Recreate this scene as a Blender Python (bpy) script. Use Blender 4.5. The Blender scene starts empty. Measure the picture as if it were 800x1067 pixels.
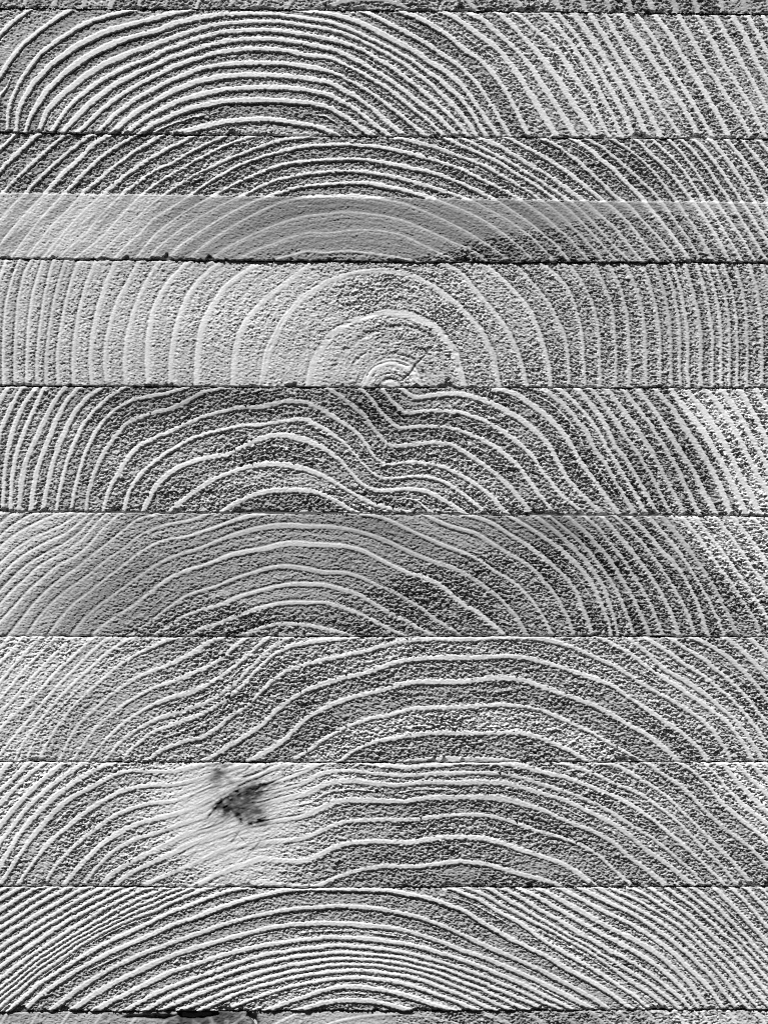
import bpy, math, random
import numpy as np

# ------------------------------------------------------------------ camera, light, exposure
S = 0.0003125            # metres for one unit of the drawing grid (the view is 800 x 1067 units = 0.25 x 0.333 m)
ZB = 1186.0              # grid row of the underside of the lowest plank (z = 0)
sc = bpy.context.scene
def wx(px): return (px - 400.0) * S
def wz(py): return (ZB - py) * S

DIST = 1.1
cam_d = bpy.data.cameras.new('camera')
cam = bpy.data.objects.new('camera', cam_d)
sc.collection.objects.link(cam)
cam.location = (0.0, -DIST, wz(533.5))
cam.rotation_euler = (math.radians(90), 0, 0)
cam_d.sensor_fit = 'VERTICAL'
cam_d.sensor_height = 24.0
cam_d.sensor_width = 24.0
cam_d.lens = 24.0 * DIST / (1067 * S)
cam_d.clip_start = 0.05
cam_d.clip_end = 100.0
sc.camera = cam

SUN = np.array([-0.26, -0.47, 0.85]); SUN = SUN / np.linalg.norm(SUN)   # towards the sun
elev = math.asin(SUN[2]); azim = math.atan2(SUN[0], SUN[1])
world = bpy.data.worlds.new('World'); sc.world = world; world.use_nodes = True
wn = world.node_tree; wn.nodes.clear()
sky = wn.nodes.new('ShaderNodeTexSky'); sky.sky_type = 'NISHITA'; sky.sun_disc = False
sky.air_density = 0.12; sky.dust_density = 0.0; sky.sun_elevation = elev; sky.sun_rotation = azim
bw = wn.nodes.new('ShaderNodeSeparateColor')                # black-and-white picture, as through a red filter
bg = wn.nodes.new('ShaderNodeBackground'); bg.inputs['Strength'].default_value = 0.05
wo = wn.nodes.new('ShaderNodeOutputWorld')
wn.links.new(sky.outputs[0], bw.inputs[0]); wn.links.new(bw.outputs[0], bg.inputs['Color'])
wn.links.new(bg.outputs[0], wo.inputs['Surface'])

sun_d = bpy.data.lights.new('sun', 'SUN'); sun_d.energy = 5.0; sun_d.angle = math.radians(0.5)
sun_d.color = (1.0, 1.0, 1.0)
sun = bpy.data.objects.new('sun', sun_d); sc.collection.objects.link(sun)
from mathutils import Vector
sun.rotation_euler = Vector(SUN).to_track_quat('Z', 'Y').to_euler()
sun.location = (-0.3, -0.8, 1.2)

vs = sc.view_settings
vs.view_transform = 'Standard'; vs.look = 'None'; vs.gamma = 1.0; vs.use_curve_mapping = False
vs.exposure = 0.05
sc.cycles.use_denoising = False          # keep the fine grain crisp
sc.cycles.pixel_filter_type = 'BLACKMAN_HARRIS'; sc.cycles.filter_width = 1.0
sc.cycles.diffuse_bounces = 1

# ------------------------------------------------------------------ materials
def wood_material(name, seed, rough=0.75):
    m = bpy.data.materials.new(name); m.use_nodes = True
    n = m.node_tree; n.nodes.clear()
    out = n.nodes.new('ShaderNodeOutputMaterial'); p = n.nodes.new('ShaderNodeBsdfPrincipled')
    at = n.nodes.new('ShaderNodeAttribute'); at.attribute_name = 'tone'
    tc = n.nodes.new('ShaderNodeTexCoord')
    mp = n.nodes.new('ShaderNodeMapping'); mp.inputs['Location'].default_value = (seed * 1.37, seed * 0.71, seed * 2.13)
    mp.inputs['Scale'].default_value = (3000, 3000, 5200)
    nz = n.nodes.new('ShaderNodeTexNoise'); nz.inputs['Scale'].default_value = 1.0; nz.inputs['Detail'].default_value = 3.0
    mr = n.nodes.new('ShaderNodeMapRange'); mr.inputs['From Min'].default_value = 0.25; mr.inputs['From Max'].default_value = 0.75
    mr.inputs['To Min'].default_value = 0.80; mr.inputs['To Max'].default_value = 1.16
    mu = n.nodes.new('ShaderNodeMath'); mu.operation = 'MULTIPLY'
    bp = n.nodes.new('ShaderNodeBump'); bp.inputs['Strength'].default_value = 0.35; bp.inputs['Distance'].default_value = 0.00012
    cb = n.nodes.new('ShaderNodeCombineColor')
    L = n.links.new
    L(tc.outputs['Object'], mp.inputs['Vector']); L(mp.outputs[0], nz.inputs['Vector'])
    L(nz.outputs['Fac'], mr.inputs['Value']); L(mr.outputs[0], mu.inputs[0]); L(at.outputs['Fac'], mu.inputs[1])
    for i in range(3): L(mu.outputs[0], cb.inputs[i])
    L(cb.outputs[0], p.inputs['Base Color']); L(nz.outputs['Fac'], bp.inputs['Height']); L(bp.outputs[0], p.inputs['Normal'])
    p.inputs['Roughness'].default_value = rough
    p.inputs['Specular IOR Level'].default_value = 0.25
    L(p.outputs[0], out.inputs['Surface'])
    return m

# ------------------------------------------------------------------ growth ring lines of each plank
# One line for each ring, counted outward from the pith.  "@t" picks a strip 160 units wide, "u,v" are fifths of a
# unit inside it (v below the plank's own datum row), "/" lifts the pen.
RINGS = {}
RINGS['A'] = (0, """
0 @1 100,700 220,668 350,637 450,624 550,620 680,626 @2 0,650 80,665 155,700
1 @0 740,690 800,645 @1 100,600 200,562 350,530 550,521 700,528 @2 0,535 120,560 230,630 330,700
2 @0 650,700 740,630 800,590 @1 130,530 250,490 400,462 550,455 700,458 @2 0,470 120,495 230,555 330,630 420,700
3 @0 590,690 700,590 800,530 @1 100,475 200,430 350,400 550,388 700,395 @2 0,408 120,430 250,500 380,600 500,700
4 @0 510,690 600,600 700,520 800,465 @1 120,405 250,358 400,333 550,325 700,333 @2 0,345 120,370 250,430 380,520 500,610 610,700
5 @0 410,690 500,600 600,515 700,455 800,400 @1 100,350 200,313 350,270 500,252 600,255 700,265 @2 0,285 130,305 280,375 400,450 520,540 630,630 710,705
6 @0 325,690 400,610 480,530 600,440 700,390 800,345 @1 100,300 200,265 350,220 500,200 600,201 700,212 @2 0,228 150,262 300,335 420,415 550,510 680,610 780,705
7 @0 275,680 340,580 420,500 530,420 650,355 800,295 @1 100,247 200,210 350,170 500,156 600,157 700,168 @2 0,182 150,210 300,265 430,345 560,440 700,560 800,660 @3 30,700
8 @0 205,680 250,570 330,490 450,395 560,325 700,270 800,235 @1 100,198 200,165 350,125 500,110 650,112 @2 0,135 130,155 250,195 380,255 500,330 620,420 740,530 800,590 @3 80,700
9 @0 132,680 170,590 230,490 330,385 450,300 550,245 650,205 800,165 @1 120,120 250,90 380,74 500,68 650,75 @2 0,97 130,120 260,170 400,235 540,310 680,410 800,510 @3 60,590 125,700
10 @0 85,680 100,560 170,440 280,325 400,240 550,165 800,95 @1 100,72 200,50 / @2 60,60 160,80 300,130 430,195 560,270 700,360 800,435 @3 70,530 130,620 190,700
11 @0 40,680 45,560 100,430 200,290 300,210 450,120 580,78 710,48 / @2 290,58 400,110 500,160 600,215 700,280 800,347 @3 90,440 160,550 210,630 250,700
12 @0 0,400 50,320 130,225 220,150 300,95 380,45 / @2 480,60 560,85 650,130 740,190 800,245 @3 100,310 190,405 260,520 310,620 350,700
13 @0 0,185 60,120 130,70 180,30 / @2 700,60 760,85 800,112 @3 100,185 200,260 300,390 380,520 440,620 490,700
14 @3 40,65 120,105 200,180 290,260 370,350 420,440 480,520 540,620 590,700
15 @3 200,65 270,130 350,220 430,310 500,400 560,500 630,600 690,700
16 @3 290,70 350,120 430,190 500,260 560,350 620,440 690,550 760,690
17 @3 437,75 500,140 580,230 640,330 700,430 750,530 800,625 @4 30,700
18 @3 512,80 580,160 650,260 710,350 770,450 800,500 @4 50,600 95,700
19 @3 595,80 665,175 730,275 800,390 @4 60,490 120,600 165,700
20 @3 677,80 740,180 800,280 @4 60,370 120,480 180,590 235,700
21 @3 752,80 800,165 @4 60,260 130,370 200,490 270,600 335,700
22 @4 35,80 100,170 170,270 240,380 310,490 375,590 435,700
23 @4 115,80 190,180 250,290 320,400 390,510 450,610 500,700
24 @4 210,80 290,180 350,290 420,400 480,500 530,590 590,700
25 @4 335,80 400,200 460,310 530,420 600,530 660,620 700,700
26 @4 430,80 500,200 560,320 630,430 700,540 750,640 780,700
27 @4 520,80 590,200 650,310 720,430 780,540 800,580
28 @4 610,80 680,190 740,330 800,430
29 @4 690,80 750,190 800,290
30 @4 770,80 800,140
""")
RINGS['B'] = (130, """
0 @1 640,700 720,680 800,658 @2 60,668 130,665 200,657 300,665 400,680 540,705
1 @1 440,700 520,660 600,630 700,590 800,562 @2 100,565 200,553 300,547 400,555 500,575 600,625 700,675 780,710
2 @1 300,695 400,630 500,580 600,535 700,500 800,475 @2 100,465 200,455 300,462 400,475 500,500 600,540 700,585 800,630 @3 60,655 120,700
3 @1 185,695 260,630 370,555 480,490 600,430 700,395 800,378 @2 130,371 250,370 400,390 500,410 620,455 720,500 800,540 @3 80,585 160,640 230,690
4 @1 75,695 150,620 270,540 400,460 520,400 640,360 720,332 800,318 @2 150,305 300,300 400,318 500,340 620,375 700,400 800,440 @3 80,475 170,530 250,590 310,640 380,710
5 @1 0,665 60,610 150,540 260,470 370,410 470,365 540,330 600,300 700,270 800,253 @2 100,245 200,240 300,245 400,260 500,285 600,310 700,340 800,375 @3 70,400 150,445 250,500 320,550 400,620 470,690
6 @0 710,695 800,580 @1 100,500 200,430 340,355 420,310 500,270 600,230 700,202 800,190 @2 100,182 200,178 300,183 400,195 500,215 600,235 700,265 800,303 @3 80,340 150,375 220,415 300,470 370,520 430,575 500,630 560,700
7 @0 600,690 680,610 740,560 800,490 @1 100,430 200,360 250,325 320,280 400,235 500,190 600,155 700,130 800,112 @2 100,105 200,102 300,108 400,120 500,140 600,165 700,195 800,232 @3 90,275 170,315 240,350 300,385 370,430 450,490 520,555 590,620 660,700
8 @0 510,690 640,560 720,480 800,405 @1 80,350 130,315 200,270 300,220 400,175 500,135 600,100 700,75 800,62 / @2 420,65 500,75 600,100 700,130 800,167 @3 100,205 200,255 290,310 350,350 410,390 480,440 550,500 620,580 690,650 740,710
9 @0 400,690 530,590 620,490 740,365 800,315 @1 100,255 200,195 300,140 420,90 530,55 / @2 720,65 800,107 @3 80,140 180,190 270,240 350,290 430,340 490,385 570,450 640,520 710,600 790,690
10 @0 320,680 450,570 520,480 650,350 720,300 800,242 @1 90,200 180,150 270,105 370,60 / @3 0,70 70,95 160,150 250,195 330,245 400,290 460,330 560,390 640,460 720,550 800,635 @4 60,690
11 @0 240,680 380,510 460,430 560,345 640,275 720,215 800,165 @1 100,110 200,60 / @3 100,68 200,110 290,165 380,220 470,275 540,325 630,385 700,450 800,540 @4 70,620 130,700
12 @0 150,680 270,530 360,440 440,350 540,265 620,200 700,140 800,80 / @3 260,75 330,110 420,160 500,210 580,265 660,330 720,380 800,440 @4 80,520 150,610 220,700
13 @0 70,680 180,530 270,430 350,345 430,260 520,175 600,120 700,55 / @3 420,70 500,110 570,160 640,215 720,290 800,370 @4 60,410 140,490 210,570 270,640 310,700
14 @0 0,630 60,550 150,450 250,345 320,265 400,190 480,110 560,60 / @3 590,75 660,120 730,180 800,240 @4 70,310 150,390 230,490 300,580 360,660 390,710
15 @0 0,500 60,430 140,350 200,285 290,200 380,120 470,60 / @3 660,75 740,120 800,170 @4 80,240 150,305 230,380 300,480 370,580 440,690
16 @0 20,350 80,290 170,200 250,130 340,55 / @4 0,80 70,125 150,190 230,280 310,380 370,470 430,560 500,680
17 @0 0,240 50,190 110,130 195,55 / @4 110,75 200,160 290,250 360,340 430,430 490,520 550,620 590,700
18 @0 0,130 70,60 / @4 190,75 280,150 360,240 420,330 480,420 540,510 600,610 650,690
19 @4 280,75 350,150 420,240 490,340 550,430 610,520 680,620 720,690
20 @4 350,75 430,160 500,250 560,340 610,410 670,510 730,610 780,690
21 @4 415,75 490,155 560,250 630,350 690,440 740,520 800,620
22 @4 500,80 570,160 640,260 710,370 760,460 800,530
23 @4 580,75 650,160 720,260 790,380
24 @4 660,75 720,150 800,250
25 @4 750,80 800,140
""")
RINGS['C'] = (265, """
-1 @2 410,680 430,675 450,680
0 @2 290,680 330,600 380,568 440,555 510,570 560,605 590,680
1 @2 3,675 28,555 113,420 230,345 400,302 535,310 670,370 770,490 @3 20,675
2 @1 559,675 592,505 675,337 778,220 @2 113,135 265,93 400,80 518,93 653,160 800,270 @3 105,388 174,523 200,675
3 @1 410,680 420,540 440,430 490,330 580,230 700,140 800,60 830,35 / @2 700,40 800,92 @3 80,190 180,300 250,400 300,510 330,600 345,680
4 @1 220,680 225,550 240,430 260,350 310,260 370,170 460,100 550,40 / @3 120,45 220,130 300,210 370,300 410,400 440,500 465,600 470,680
5 @1 85,680 90,550 105,430 130,330 170,230 240,130 310,70 360,35 / @3 280,50 370,140 450,240 500,320 540,420 560,520 570,680
6 @0 770,680 765,560 770,440 785,340 800,285 @1 40,200 90,130 180,35 / @3 420,50 500,110 560,180 600,270 625,370 640,500 648,680
7 @0 655,680 648,560 660,440 690,320 730,210 800,80 @1 30,35 / @3 560,50 630,140 680,240 710,340 722,450 727,680
8 @0 560,680 545,570 555,450 580,340 620,230 680,120 725,40 / @3 690,50 740,140 780,240 797,340 @4 0,400 8,500 8,680
9 @0 480,680 470,560 480,430 510,290 550,160 605,40 / @3 770,50 800,110 @4 40,200 65,310 75,430 80,550 80,680
10 @0 385,680 382,560 392,430 415,290 450,160 500,40 / @4 60,55 110,160 140,270 158,380 165,500 165,680
11 @0 303,680 300,550 312,420 340,270 375,140 410,40 / @4 150,60 190,180 220,290 238,400 240,520 238,680
12 @0 242,680 243,550 258,400 285,240 320,110 345,40 / @4 210,60 255,180 280,300 293,420 295,550 297,680
13 @0 192,680 195,550 208,400 230,240 260,110 280,40 / @4 265,60 305,180 330,300 340,420 342,680
14 @0 140,680 142,530 150,380 170,220 205,100 225,40 / @4 305,60 345,190 370,310 382,420 385,680
15 @0 80,680 80,530 85,380 100,220 130,100 160,40 / @4 370,60 410,200 440,320 450,440 452,680
16 @0 20,680 18,530 22,380 35,250 65,130 100,40 / @4 430,60 470,180 495,300 510,430 512,680
17 @0 0,130 30,40 / @4 480,60 520,180 545,300 555,420 556,680
18 @4 520,60 570,190 595,310 600,430 600,680
19 @4 570,60 612,190 635,320 640,450 640,680
20 @4 630,60 670,200 690,330 693,480 692,680
21 @4 705,60 745,200 765,330 770,450 770,680
22 @4 770,60 800,150
""")
RINGS['D'] = (395, """
0 @1 360,690 420,650 500,610 580,590 660,580 740,578 800,583 @2 80,600 160,640 250,695
1 @1 100,680 180,610 270,550 340,510 420,480 500,455 600,440 700,445 800,469 @2 100,510 180,560 260,610 330,645 420,675 530,695
2 @0 750,680 800,575 @1 60,510 130,460 220,425 310,405 400,390 460,355 540,315 620,292 700,295 800,320 @2 90,360 170,420 230,490 290,550 350,580 430,580 520,572 600,580 680,610 780,670
3 @0 645,680 680,570 730,500 800,432 @1 100,365 180,320 270,285 370,260 450,240 550,238 650,225 740,208 800,213 @2 90,260 180,320 250,390 300,450 350,495 400,520 480,515 560,505 640,510 720,535 800,590 @3 80,650 120,690
4 @0 540,680 570,580 610,500 660,420 720,350 800,310 @1 100,265 180,230 260,195 350,170 450,145 550,145 620,130 700,115 800,122 @2 80,155 160,210 250,270 300,330 350,400 400,445 470,440 550,432 640,440 720,460 800,500 @3 80,550 160,610 230,690
5 @0 450,680 460,610 480,530 510,450 550,370 600,300 650,240 720,200 800,176 @1 60,165 130,140 200,100 270,65 350,45 / @2 110,45 200,110 290,180 340,250 400,320 440,352 520,345 600,335 680,330 750,345 800,370 @3 80,420 180,490 260,570 330,650 370,700
6 @0 370,680 385,600 410,500 440,400 490,290 550,205 620,145 700,105 800,88 @1 70,75 160,42 / @2 280,50 340,110 400,190 450,240 490,262 560,250 640,245 720,250 800,268 @3 100,310 200,370 290,440 350,520 410,600 480,690
7 @0 295,680 305,620 325,530 350,430 390,330 430,245 490,165 560,100 640,45 / @2 390,50 440,110 490,160 520,178 600,168 700,163 800,173 @3 100,205 200,260 300,330 380,410 440,500 500,580 580,650 640,705
8 @0 225,680 235,620 255,530 280,430 310,340 350,250 400,160 460,90 540,40 / @2 490,45 520,75 560,98 650,85 720,75 800,75 @3 100,100 200,145 300,200 380,260 450,330 500,420 550,510 620,590 690,660 740,700
9 @0 160,680 175,580 190,490 220,400 260,300 300,200 350,110 415,40 / @3 200,50 280,75 360,125 440,185 520,260 580,350 630,440 690,520 760,620 800,672 @4 20,695
10 @0 100,680 115,530 140,420 180,330 230,220 280,120 340,40 / @3 430,50 510,110 590,190 650,270 700,370 750,440 800,522 @4 50,610 100,690
11 @0 55,680 62,530 80,420 110,320 150,220 190,130 230,45 / @3 510,50 580,110 650,180 710,270 770,370 800,422 @4 60,520 120,620 160,695
12 @0 15,680 25,480 45,360 80,230 120,140 185,45 / @3 600,45 670,120 730,200 780,290 800,340 @4 70,430 130,540 190,640 220,695
13 @0 0,290 20,230 60,140 115,45 / @3 670,45 730,110 800,205 @4 60,300 130,400 190,500 240,600 290,695
14 @0 0,110 40,45 / @3 750,45 800,100 @4 60,180 130,280 200,390 260,500 310,600 360,695
15 @4 40,50 110,140 180,230 250,340 320,450 370,560 430,680
16 @4 120,50 200,150 270,260 340,370 410,480 460,580 520,690
17 @4 220,60 300,150 370,260 440,370 510,480 560,580 600,690
18 @4 300,60 380,170 460,270 530,390 590,490 640,600 680,690
19 @4 380,60 450,150 530,260 600,380 660,510 720,620 750,690
20 @4 480,60 560,160 630,270 690,390 750,510 800,590
21 @4 570,70 640,170 700,280 760,390 800,470
22 @4 660,70 720,170 780,290
23 @4 740,60 800,160
""")
RINGS['E'] = (525, """
0 @1 440,690 510,665 580,640 650,625 720,625 800,632 @2 80,645 160,665 250,690
1 @1 170,690 260,645 350,615 440,580 540,545 640,522 720,514 800,515 @2 80,515 160,530 240,560 330,600 420,645 520,690
2 @1 0,680 80,635 170,580 260,550 350,525 440,485 540,455 640,430 720,418 800,419 @2 90,422 180,445 270,475 350,520 440,570 540,620 660,690
3 @0 670,690 720,655 800,603 @1 80,540 160,485 240,455 330,430 420,390 520,360 610,332 690,325 800,339 @2 90,358 180,357 260,375 350,415 440,455 540,510 620,560 680,610 760,660 800,690
4 @0 480,690 530,640 600,590 700,530 800,447 @1 70,395 150,355 230,330 310,305 390,270 480,250 580,235 660,212 740,205 800,211 @2 100,215 200,220 280,240 360,280 450,325 530,360 620,385 690,420 750,470 800,515 @3 80,560 160,620 230,690
5 @0 370,690 440,600 520,530 600,470 700,400 800,330 @1 60,295 150,260 240,235 330,195 430,160 520,135 620,118 720,112 800,119 @2 100,118 200,130 290,150 380,180 470,220 550,260 640,295 720,320 800,350 @3 80,400 170,465 240,530 300,600 350,690
6 @0 250,690 300,620 350,560 400,510 470,460 540,400 620,340 720,260 800,212 @1 80,185 160,175 240,150 320,125 410,90 490,65 560,50 / @2 320,55 400,75 480,110 560,150 640,185 720,220 800,248 @3 90,290 170,345 260,400 330,460 390,530 440,610 480,690
7 @0 140,685 200,600 260,530 340,460 420,405 480,360 560,290 640,240 720,170 800,130 @1 90,105 180,90 240,70 300,45 / @2 600,50 680,90 740,115 800,132 @3 80,155 160,205 240,255 330,305 410,375 480,460 530,540 570,620 590,690
8 @0 50,685 110,610 180,520 250,450 330,385 410,330 480,270 560,210 640,140 720,80 800,58 / @3 20,55 100,75 180,110 260,165 340,210 420,270 490,330 560,400 610,470 640,560 670,630 690,690
9 @0 0,620 80,535 150,455 220,395 300,325 400,275 470,215 530,140 580,90 630,50 / @3 240,55 330,110 420,165 500,220 580,290 650,370 700,450 740,540 770,620 785,690
10 @0 0,530 60,460 130,400 200,330 270,290 350,245 430,190 500,110 560,50 / @3 410,80 490,140 560,205 640,285 700,365 750,450 790,570 @4 20,690
11 @0 0,460 70,385 150,315 230,265 330,215 410,160 470,95 510,50 / @3 460,65 540,130 630,205 700,290 760,370 800,430 @4 50,530 80,610 105,690
12 @0 0,385 60,320 140,260 240,205 330,165 400,115 460,60 / @3 550,60 640,140 720,220 800,325 @4 50,410 100,500 145,590 185,690
13 @0 0,315 80,240 170,180 260,145 340,105 420,50 / @3 650,70 720,130 800,230 @4 60,310 120,400 170,490 210,580 255,690
14 @0 0,230 70,170 140,130 220,90 310,50 / @3 740,70 800,140 @4 70,220 140,310 200,390 250,480 300,580 340,690
15 @0 0,175 60,120 130,75 190,45 / @4 10,70 80,130 150,210 220,300 280,390 340,490 390,590 425,690
16 @0 0,110 70,50 / @4 90,75 170,150 230,230 310,310 370,390 420,490 460,590 490,690
17 @4 170,60 250,150 320,230 390,330 450,430 500,520 550,620 575,690
18 @4 240,60 320,150 400,250 460,340 520,440 570,530 620,630 645,690
19 @4 350,70 430,160 500,260 560,350 620,430 680,520 740,620 765,690
20 @4 430,80 500,170 570,260 640,360 700,440 760,530 800,600
21 @4 530,75 600,160 670,260 740,360 800,450
22 @4 620,75 690,160 760,250 800,320
23 @4 730,80 800,160
""")
RINGS['F'] = (655, """
1 @2 170,690 230,645 300,610 380,582 460,570 540,555 620,545 700,540 800,545 @3 120,545 240,540 330,545 420,570 500,605 580,645 660,690
2 @1 720,690 800,640 @2 60,595 130,550 210,510 300,475 380,455 460,440 540,420 620,410 700,408 800,410 @3 120,400 240,395 340,408 430,430 520,465 610,505 700,550 800,610 @4 70,650 130,690
3 @1 500,690 570,650 650,605 700,560 750,510 800,462 @2 70,420 150,385 240,355 330,335 420,315 500,285 580,275 680,275 800,275 @3 120,262 240,255 330,270 420,300 520,335 620,370 700,400 800,455 @4 90,510 180,560 260,620 330,690
4 @1 260,690 350,640 430,590 500,545 580,490 640,425 720,365 800,318 @2 90,285 190,255 290,235 380,205 460,175 540,160 640,152 800,153 @3 120,150 240,143 330,150 420,170 500,195 600,225 680,255 800,300 @4 80,360 170,420 260,480 350,540 430,610 490,690
5 @1 0,660 70,620 150,590 250,570 330,520 400,460 480,410 550,340 620,270 700,215 800,184 @2 90,158 190,142 290,120 380,95 470,70 560,58 680,52 800,55 @3 200,48 350,47 430,55 520,75 600,105 680,140 800,197 @4 90,250 180,310 270,360 360,410 450,470 520,540 580,630 605,690
6 @0 640,690 670,640 730,590 800,538 @1 80,505 170,475 260,445 340,390 420,335 490,265 560,190 630,130 700,95 800,74 @2 100,58 240,45 / @3 720,45 800,82 @4 90,140 180,205 270,265 360,325 450,385 530,440 610,510 670,600 720,690
7 @0 545,690 600,620 650,570 720,520 800,480 @1 90,445 180,420 270,390 350,340 430,280 500,210 560,150 630,90 700,50 / @4 80,55 170,130 250,200 340,260 430,310 520,380 600,450 670,530 730,620 775,690
8 @0 460,690 510,625 570,560 640,495 720,440 800,398 @1 90,360 190,335 280,290 370,235 450,170 520,110 590,50 / @4 170,55 260,110 350,170 440,230 520,290 600,360 670,430 740,520 800,610
9 @0 375,690 430,610 490,530 560,460 640,400 720,350 800,308 @1 80,280 170,245 260,210 340,165 410,105 480,50 / @4 290,50 380,110 470,165 550,230 630,300 700,370 770,460 800,500
10 @0 310,690 350,600 400,510 480,430 560,360 640,300 720,250 800,217 @1 80,190 160,150 230,110 300,65 350,45 / @4 430,55 520,100 600,155 680,230 760,320 800,370
11 @0 200,690 240,610 300,510 370,420 450,340 540,260 620,190 700,140 800,93 @1 60,65 110,45 / @4 590,55 660,110 730,180 800,260
12 @0 80,690 110,620 160,540 240,440 330,340 410,260 500,180 600,95 690,45 / @4 720,60 800,150
13 @0 0,660 60,580 130,500 220,390 300,300 390,210 480,120 570,45
14 @0 0,530 50,470 130,400 220,310 310,210 400,130 490,45
15 @0 0,440 60,380 140,290 220,200 300,120 390,45
16 @0 0,370 60,300 130,210 210,130 290,50
17 @0 0,280 60,210 130,130 215,45
18 @0 0,180 50,130 120,45
19 @0 0,100 50,45
""")
RINGS['G'] = (785, """
0 @2 70,685 150,645 230,620 310,600 400,585 480,588 560,590 640,580 720,570 800,562 @3 120,575 220,600 320,630 430,660 520,690
1 @1 220,690 320,635 450,585 560,550 680,560 800,560 @2 70,525 150,485 230,465 320,460 420,460 540,465 620,450 700,435 800,434 @3 110,440 210,465 310,500 420,535 520,570 610,620 700,690
2 @0 740,690 800,663 @1 100,620 200,580 300,530 400,490 560,465 700,455 800,438 @2 80,400 150,365 230,350 330,345 430,345 520,347 600,338 700,325 800,318 @3 120,322 220,340 320,375 420,410 520,435 620,475 700,520 760,570 800,608 @4 60,660 90,690
3 @0 600,690 650,640 720,600 800,563 @1 100,520 200,470 300,440 420,405 500,370 650,345 800,320 @2 70,285 140,250 220,240 320,243 420,245 500,250 580,240 680,230 800,230 @3 100,228 200,232 300,255 400,285 500,330 600,370 700,410 800,470 @4 80,540 160,600 260,680
4 @0 540,680 570,640 640,590 720,545 800,510 @1 150,430 330,380 400,325 500,270 620,250 800,210 @2 60,175 130,150 220,143 310,150 400,162 480,165 560,155 660,150 800,152 @3 120,148 240,155 340,180 440,210 540,245 640,290 720,330 800,367 @4 80,430 160,500 250,560 340,630 410,690
5 @0 435,690 460,650 510,590 570,530 640,480 720,440 800,422 @1 200,350 290,320 330,280 400,230 520,210 650,190 800,148 @2 50,115 120,92 200,88 300,97 400,108 500,118 600,110 700,105 800,104 @3 120,100 240,108 340,130 440,165 540,200 640,235 720,270 800,317 @4 90,375 180,430 270,500 350,570 410,620 455,685
6 @0 330,690 370,640 420,580 490,510 560,450 640,400 720,365 800,345 @1 100,320 200,290 300,235 400,188 560,165 700,125 800,82 @2 60,50 / @3 0,45 120,45 240,52 340,70 430,100 540,125 640,160 720,190 800,222 @4 100,275 200,345 290,420 380,495 460,570 530,640 580,690
7 @0 230,690 270,620 330,540 400,470 480,410 560,350 640,305 720,275 800,257 @1 100,250 200,220 300,175 400,145 500,130 600,90 700,55 / @3 520,48 620,80 700,110 800,155 @4 90,190 180,240 270,310 340,370 420,450 500,530 580,610 640,690
8 @0 95,690 110,660 180,560 250,470 330,400 400,345 480,285 560,235 640,195 720,175 800,165 @1 100,165 200,145 330,105 500,50 / @3 700,45 800,62 @4 90,105 180,160 260,215 340,290 410,360 490,440 560,510 640,590 720,680
9 @0 0,690 30,640 90,550 150,460 220,380 290,300 360,240 450,190 540,140 620,100 700,88 800,95 @1 100,95 250,60 / @4 180,55 260,110 340,165 420,240 480,310 560,380 640,440 720,500 800,590
10 @0 0,590 30,540 90,440 150,360 230,280 310,205 400,140 490,85 580,48 / @4 340,50 420,100 490,170 560,260 630,320 720,390 800,460
11 @0 0,460 60,390 120,310 190,235 270,165 350,105 440,50 / @4 470,55 530,110 590,190 660,260 730,310 800,370
12 @0 0,380 40,330 100,260 170,190 250,115 330,50 / @4 560,50 620,120 690,200 760,270 800,310
13 @0 0,265 80,180 150,110 230,50 / @4 640,55 700,120 760,180 800,220
14 @0 0,200 70,130 150,50 / @4 720,55 800,150
15 @0 0,110 50,50
""")
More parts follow.
